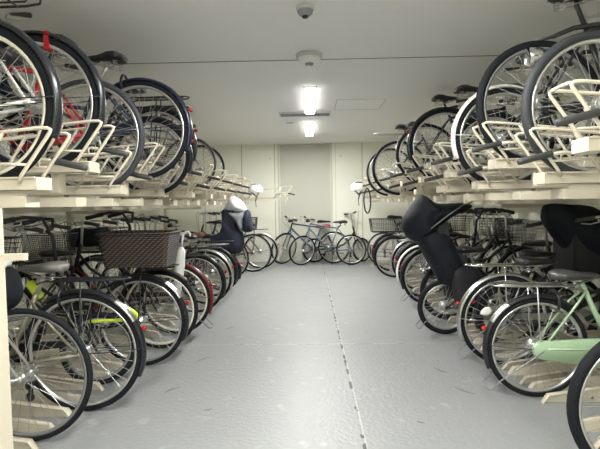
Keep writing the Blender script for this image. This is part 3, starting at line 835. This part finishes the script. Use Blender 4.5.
put(1, 5.28, 1.08, 'black city bicycle with bare rims, second beyond the covered rear child seat', R=.335, frame=BLACK, fender=SATIN, carrier=SATIN, group=FRG, fb=('wire', STEEL), guard=('half', BLACK), stand='rear', bar='up')
put(1, 5.72, 1.12, 'city bicycle with white fenders, third beyond the covered rear child seat', R=.33, frame=BLACK, fender=WHITEM, carrier=STEEL, group=FRG, fb=('wire', BLACK), guard=('half', WHITEM), bar='up')
put(1, 6.18, 1.19, 'grey city bicycle with dark fenders in the far half of the right row', R=.33, frame=GREYP, fender=SATIN, carrier=SATIN, group=FRG, fb=('mesh', BLACK), wb=1.13, bar='up')
put(1, 6.65, 1.21, 'silver city bicycle with chrome fenders, one before the black mesh rear basket', R=.33, frame=GREYP, fender=STEEL, carrier=STEEL, rim=ALLOY, group=FRG, fb=('wire', BLACK))
put(1, 7.30, 1.05, 'black city bicycle with a black mesh rear basket', R=.33, frame=BLACK, fender=BLACK, carrier=SATIN, group=FRG, rb=('mesh', BLACK, (.27,.17,.21), -.12))
put(1, 7.95, 1.12, 'dark city bicycle one place beyond the black mesh rear basket', R=.33, frame=NAVY, fender=SATIN, group=FRG, fb=('wire', BLACK), wb=1.08)
put(1, 8.62, 1.10, 'grey sport bicycle with slim tyres, last of the right row by the back wall', kind='cross', R=.325, t=.016, frame=GREYP, stand=None, bar='flat', group=FRG)

for bk, R_, m_ in ((b2, .358, CHROME), (b3, .345, STEEL), (c2, .312, STEEL)):
    f = next(c for c in bk.children if c.name.startswith('rear_fender'))
    obj('fender_tip', cached(('tip', R_), lambda: m_fender(R_+.0025, math.radians(124), math.radians(150), .0275 if R_ > .32 else .0225, []), 'fender_tip', m_), f)
w_ = next(c for c in c3.children if c.name.startswith('rear_wheel'))
obj('spoke_reflector', MB().pillow([(-.19,.055), (-.165,.095), (-.12,.10), (-.10,.07), (-.12,.045), (-.16,.04)], .008, yc=-.012, steps=5).mesh('spoke_reflector', WREF), w_)

# child seats ------------------------------------------------------
def seat_shell(u, z, s=1.0):
    m = MB()
    out = [(u-.17*s, z+.55*s), (u-.20*s, z+.30*s), (u-.15*s, z+.02*s), (u-.08*s, z-.03*s), (u+.14*s, z-.03*s), (u+.15*s, z+.03*s), (u-.05*s, z+.07*s), (u-.10*s, z+.30*s), (u-.09*s, z+.55*s)]
    m.prism(out, -.15, .15, .02) if False else None
    for y0, y1 in ((-.16, -.13), (.13, .16)):
        side = [(u-.19*s, z+.50*s), (u-.19*s, z+.1*s), (u-.12*s, z-.03*s), (u+.13*s, z-.03*s), (u+.13*s, z+.12*s), (u-.04*s, z+.20*s), (u-.08*s, z+.50*s)]
        n = len(side)
        m.rings([[(x, y0, q) for x, q in side], [(x, y1, q) for x, q in side]], False, False)
        for y in (y0, y1): m.add([(x, y, q) for x, q in side], [(0,1,5,6), (1,2,4,5), (2,3,4)], False)
    m.box((u-.20*s, -.15, z), (u-.165*s, .15, z+.52*s)); m.box((u-.17*s, -.15, z-.03*s), (u+.13*s, .15, z+.03*s))
    return m
# right row: black rain cover over the rear seat
cs = obj('child_seat', seat_shell(.04, .64, .8).mesh('child_seat', SATIN), c5)
hood = [(-.22,1.285), (-.30,1.20), (-.385,1.06), (-.37,.93), (-.30,.865), (-.22,.88), (-.08,.985), (.05,1.08), (.18,1.14), (.235,1.175), (.20,1.195), (.08,1.20), (-.10,1.21)]
obj('rain_cover', MB().pillow(hood, .23, steps=15, p=.42, wob=.022, seed=3).mesh('rain_cover', FABRIC), cs)
skirt = [(-.27,.94), (-.08,1.02), (.06,.84), (.16,.62), (.16,.46), (-.02,.46), (-.13,.62)]
obj('cover_skirt', MB().pillow(skirt, .19, steps=11, p=.22, wob=.015, seed=5).mesh('cover_skirt', FABRIC), cs)
leg = [(.0,.64), (.10,.665), (.24,.62), (.28,.50), (.26,.33), (.06,.30), (.02,.45)]
for s in (1, -1):
    obj('foot_guard', MB().pillow(leg, .05, yc=s*.15, steps=9, p=.3, wob=.01, seed=8).mesh('foot_guard', SATIN), cs)
m = MB()
for s in (1, -1): m.tube([(-.19, s*.235, .99), (-.05, s*.245, 1.10), (.10, s*.20, 1.19), (.20, s*.10, 1.205)], .005, 6)
obj('cover_piping', m.mesh('cover_piping', GREYF), cs)
# right row: front seat under its own black cover
cs = obj('child_seat', seat_shell(.62, .62, .9).mesh('child_seat', SATIN), c4)
cov = [(.30,1.18), (.27,1.08), (.33,.96), (.42,.84), (.53,.73), (.75,.68), (1.00,.70), (1.10,.85), (1.10,1.02), (.90,1.10), (.72,1.13), (.62,1.17), (.48,1.18)]
obj('rain_cover', MB().pillow(cov, .20, steps=15, p=.38, wob=.014, seed=11).mesh('rain_cover', FABRIC), cs)
obj('cover_tag', MB().box((.615, -.204, 1.035), (.645, -.196, 1.045)).mesh('cover_tag', PLASTW), cs)
# left row: silver and navy canopy
cs = obj('child_seat', seat_shell(-.02, .66).mesh('child_seat', NAVYF), b10)
def px(x, y): return ((216.5-x)/70.8, 1.22-(y-205)/70.8)
can = [px(*p) for p in ((221,211), (223.5,204.5), (228.5,196.5), (236,199), (243,207), (243,213), (232,213))]
obj('canopy', MB().pillow(can, .20, steps=13, p=.42, wob=.012, seed=2).mesh('canopy', SILVERF), cs)
can2 = [px(*p) for p in ((224,211), (234,212), (242.5,212), (241,222), (239,233), (232,222))]
obj('canopy_side', MB().pillow(can2, .205, steps=11, p=.3, wob=.005, seed=4).mesh('canopy_side', GREYF), cs)
pad = [px(*p) for p in ((240,212), (246,211), (248.5,222), (249,231), (243,233), (239.5,230))]
obj('back_cushion', MB().pillow(pad, .16, steps=9, p=.3, seed=6).mesh('back_cushion', NAVYF), cs)
bod = [px(*p) for p in ((219,210), (226,214), (234,224), (240,236), (238,252), (224,255), (210,250), (208,242), (216,232), (219,222))]
obj('foot_cover', MB().pillow(bod, .17, steps=11, p=.3, wob=.01, seed=9).mesh('foot_cover', NAVYF), cs)

# ------------------------------------------------------------------ bicycles on the upper trays
UP = {
 (-1,0): (1.045, 'dark bicycle with ivory rims and black wire carrier on the nearest left upper tray', dict(kind='cross', R=.35, t=.023, frame=BLACK, rim=CREAMRIM, fender=BLACK, carrier=BLACK, stand=None, bar='flat', reflector=False, fw=.03)),
 (-1,1): (1.045, 'white framed bicycle with red tail reflector on the second left upper tray', dict(kind='cross', R=.345, frame=WHITEM, forkmat=RED, fender=BLACK, reflector=False, carrier=None, t=.021, seat_up=-.36, bar='flat')),
 (-1,2): (.975, 'red framed sport bicycle with grey tyres on the third left upper tray', dict(kind='cross', R=.342, t=.019, frame=RED, tire=GRUBBER, rim=ALLOY, stand=None, bar='flat', reflector=False, seat_up=-.05)),
 (-1,3): (.815, 'navy city bicycle with black fenders on the fourth left upper tray', dict(R=.338, frame=NAVY, fender=NAVY, rim=ALLOY, lock=True, guard=('half', NAVY))),
 (-1,4): (.92, 'black city bicycle with small wheels on the fifth left upper tray', dict(R=.30, frame=BLACK, fender=BLACK, carrier=SATIN, rim=ALLOY)),
 (-1,5): (.985, 'dark blue bicycle with wire rear carrier on the sixth left upper tray', dict(R=.335, frame=NAVY, fender=BLACK, carrier=SATIN, rim=ALLOY)),
 (-1,9): (1.13, 'grey tyred bicycle alone between empty left upper trays', dict(kind='cross', R=.33, t=.017, frame=GREYP, tire=GRUBBER, rim=STEEL, stand=None, bar='flat')),
 (-1,11): (1.18, 'black tyred bicycle furthest along the left upper trays', dict(kind='cross', R=.335, t=.018, frame=GREYP, rim=STEEL, stand=None, bar='flat', carrier=None)),
 (1,1): (.995, 'white framed bicycle with fat grey tyres on the nearest loaded right upper tray', dict(kind='cross', R=.348, t=.025, frame=WHITEM, tire=GRUBBER, rim=ALLOY, stand=None, bar='flat', saddle=(SADBRN, False), seat_up=-.05, seat_dx=.10)),
 (1,2): (.935, 'dark bicycle with wide bare black tyres and round lamp on a right upper tray', dict(kind='cross', R=.348, t=.024, frame=BLACK, rim=GREYP, stand=None, bar='flat')),
 (1,3): (.95, 'black city bicycle with a white rear fender on a right upper tray', dict(R=.322, frame=BLACK, fender=WHITEM, rim=ALLOY, reflector=False)),
 (1,5): (1.20, 'black bicycle set back behind the white fendered one on a right upper tray', dict(R=.32, frame=BLACK, fender=BLACK, rim=ALLOY)),
 (1,6): (.93, 'dark green bicycle with black saddle on the right upper trays', dict(R=.33, frame=MINT, fender=BLACK, rim=ALLOY, carrier=None)),
 (1,8): (.965, 'navy bicycle without carrier just beyond the dark green one on the right upper trays', dict(kind='cross', R=.335, t=.02, frame=NAVY, rim=ALLOY, stand=None, bar='flat')),
 (1,9): (.76, 'black bicycle with silver carrier, second furthest along the right upper trays', dict(R=.325, frame=BLACK, fender=None, carrier=STEEL, rim=STEEL)),
 (1,11): (.80, 'silver bicycle furthest along the right upper trays', dict(kind='cross', R=.33, t=.017, frame=ALLOY, rim=ALLOY, stand=None, bar='flat')),
}
for key, (y, zz, out, low) in TRAYS.items():
    side, k = key
    w = NAMES[side]
    if side < 0 and k == 16:
        lab = 'cream tray at the far end of the left rack, pulled out over the aisle'
        t = upper_tray(side, y, zz, lab, out=.40)
        obj('hanging_tag', MB().box((.03, -.05, -.09), (.034, .02, -.001)).mesh('hanging_tag', PLASTW), t)
        continue
    lab = '%s cream upper tray %s, %s along the %s rack from the camera' % ('low-set' if low else 'raised', 'under a bicycle' if key in UP else 'standing empty', ORD[k], w)
    if side < 0 and k == 17: continue
    upper_tray(side, y, zz, lab, out=out, loaded=key in UP, open_end=key in UP and UP[key][0]+.34-out < .16)
    if key in UP:
        e, l, kw = UP[key]
        kw = dict(kw); kw['group'] = ULG if side < 0 else URG
        put(side, y, e, l, z=zz+.0065, **kw)

# short mudguard and round lamp on the right upper bicycles
def find(label): return next(o for o in bpy.data.objects if o.get('label') == label)
o = find(UP[(1,1)][1])
obj('short_mudguard', MB().tube([(-.275,0,.655), (-.20,0,.672), (-.11,0,.708), (0,0,.722), (.09,0,.708)], [.003,.010,.012,.011,.006], 8).mesh('short_mudguard', SATIN), o)
o = find(UP[(1,2)][1])
m = MB(); rs = []
for (u, r) in ((.03,.012),(.02,.045),(-.02,.052),(-.05,.05),(-.056,.042),(-.058,.008)):
    rs.append([(-.02+u, -.02+r*math.cos(2*PI*j/16), .60+r*math.sin(2*PI*j/16)) for j in range(16)])
obj('tail_lamp', m.rings(rs).mesh('tail_lamp', CHROME), o)

o = find(UP[(-1,1)][1])
obj('tail_reflector', MB().box((-.10, -.024, .61), (-.075, .024, .70)).mesh('tail_reflector', REDREF), o)

# ------------------------------------------------------------------ floor channels under the front wheels
def m_trough():
    m = MB(); out = [(0,0), (.035,.05), (.42,.105), (1.30,.105), (1.30,0)]
    for y0, y1 in ((-.078,-.066), (.066,.078)):
        n = len(out)
        m.rings([[(x, y0, z) for x, z in out], [(x, y1, z) for x, z in out]], False, False)
        for y in (y0, y1): m.add([(x, y, z) for x, z in out], [(0,1,4), (1,2,3,4)], False)
    for y0, y1 in ((-.105,-.066), (.066,.105)):
        m.add([(.035,y0,.05),(.035,y1,.05),(.42,y1,.105),(.42,y0,.105),(1.30,y1,.105),(1.30,y0,.105)], [(0,1,2,3),(3,2,4,5)], False)
        m.add([(0,y0,.0),(0,y1,0),(.035,y1,.05),(.035,y0,.05)], [(0,1,2,3)], False)
    return m
YL = [2.27, 2.62, 3.0, 3.37, 3.785, 4.20, 4.60, 5.04, 5.48, 5.92, 6.36, 6.85, 7.32, 7.70, 8.08, 8.50]
YR = [1.88, 2.27, 2.77, 3.05, 3.32, 3.74, 4.12, 4.62, 5.28, 5.72, 6.18, 6.65, 7.30, 7.95, 8.62]
for side, ys in ((-1, YL), (1, YR)):
    for i, y in enumerate(ys):
        empty = (side < 0 and y in (4.60, 6.85, 7.70)) or (side > 0 and y in (2.27, 3.05))
        t = thing('wheel_channel', '%s cream floor channel with sloped end, %s along the %s row from the camera' % ('empty' if empty else 'bicycle-holding', ORD[i], NAMES[side]), 'bicycle stand', (side*(1.385 if y < 8 else 1.2), y, 0), 0 if side > 0 else PI, 'floor channels of the %s row' % NAMES[side])
        obj('trough', cached('trough', m_trough, 'trough', CREAM), t)
        obj('ground_bolt', cached('bolt', lambda: MB().tube([(.3,-.0785,.03),(.3,-.084,.03)], .012, 6), 'ground_bolt', STEEL), t)

# ------------------------------------------------------------------ bicycles along the back wall
bike('silver blue sport bicycle standing in front along the back wall', (.825, 8.84, 0), PI, kind='cross', R=.30, t=.018, frame=LBLUE, rim=ALLOY, stand='side', bar='flat', wb=.97, steer=.55, seat_up=-.09, group='bicycles along the back wall')
bike('steel blue sport bicycle with red saddle against the back wall', (.50, 9.08, 0), PI, kind='cross', R=.325, t=.018, frame=BLUE, rim=STEEL, stand='side', bar='flat', wb=1.02, steer=.75, saddle=(mat('red_vinyl', (.45,.03,.05), .45), True), seat_up=-.17, group='bicycles along the back wall')
bike('dark small wheeled bicycle hidden behind two blue bicycles at the back wall', (.10, 9.29, 0), 0, kind='mini', R=.25, t=.022, frame=BLACK, rim=STEEL, stand='side', bar='flat', steer=.6, group='bicycles along the back wall')

# ------------------------------------------------------------------ loose things
def helmet(loc, rz, label):
    t = thing('bicycle_helmet', label, 'helmet', loc, rz)
    rs = []
    for (z, r) in ((-.06,.098),(-.055,.105),(-.02,.11),(.03,.10),(.065,.075),(.085,.045),(.092,.01)):
        rs.append([(r*1.15*math.cos(2*PI*j/24), r*.92*math.sin(2*PI*j/24), z) for j in range(24)])
    obj('shell', MB().rings(rs, False).mesh('shell', PLASTW), t)
    m = MB()
    for s in (-.05, 0, .05):
        m.tube([(-.06, s*.9, .073), (0, s, .088 if not s else .078), (.06, s*.9, .073)], .011, 6)
    obj('vent_slot', m.mesh('vent_slot', SATIN), t)
    m = MB()
    for s in (1, -1): m.tube([(.06, s*.085, -.05), (.02, s*.07, -.13), (0, s*.03, -.20), (0, 0, -.215)], .006, 6); m.tube([(-.06, s*.085, -.05), (.02, s*.07, -.13)], .006, 6)
    m.tube([(0, 0, -.20), (.01, 0, -.30)], .006, 6)
    obj('chin_strap', m.mesh('chin_strap', SATIN), t)
    return t
helmet((-.90, 7.62, 1.475), 0, 'white helmet with black straps hanging on an upper tray of the left rack')
helmet((.82, 7.47, 1.475), 0, 'white helmet hanging on an upper tray of the right rack')
o = obj('cable_lock', MB().tube([(.95+.055*math.cos(a), 7.33+.02*math.sin(a), 1.25+.20*math.sin(a)) for a in [2*PI*i/24 for i in range(24)]], .012, 7, closed=True).mesh('cable_lock', SATIN))
tag(o, 'black cable loop hanging below the right rack near the white helmet', 'bicycle lock')
t = thing('umbrella', 'closed pale umbrella with white hook handle between two floor bicycles of the left row', 'umbrella', (-1.12, 3.985, 0))
P = lambda f: (-.07*(1-f)-.02, 0, .30+.55*f)
obj('canopy', MB().tube([P(-.06), P(0), P(.3), P(.7), P(.95), P(1)], [.006,.02,.035,.045,.035,.012], 10).mesh('canopy', CLEARW), t)
obj('handle', MB().tube([P(1), P(1.15), (.0,0,.965), (.02,0,.985), (.045,0,.985), (.058,0,.965), (.056,0,.945)], .009, 8).mesh('handle', PLASTW), t)

# ------------------------------------------------------------------ camera, view
cam = bpy.data.cameras.new('camera'); co = bpy.data.objects.new('camera', cam); COL.objects.link(co)
cam.sensor_width = 36; cam.lens = 450/600*36; cam.clip_start = .05
th, ph, rl = math.radians(1.15), math.radians(2.65), math.radians(.9)
fwd = Vector((-math.sin(th)*math.cos(ph), math.cos(th)*math.cos(ph), -math.sin(ph)))
r0 = Vector((math.cos(th), math.sin(th), 0)); u0 = r0.cross(fwd)
rt = r0*math.cos(rl)-u0*math.sin(rl); up = u0*math.cos(rl)+r0*math.sin(rl)
M = Matrix((rt, up, -fwd)).transposed().to_4x4(); M.translation = Vector((0, 0, 1.22))
co.matrix_world = M
SC.camera = co
w = bpy.data.worlds.new('world'); SC.world = w; w.use_nodes = True
w.node_tree.nodes['Background'].inputs[0].default_value = (0, 0, 0, 1)
vs = SC.view_settings
vs.view_transform = 'Standard'; vs.look = 'None'; vs.gamma = 1; vs.use_curve_mapping = False; vs.exposure = 0.12
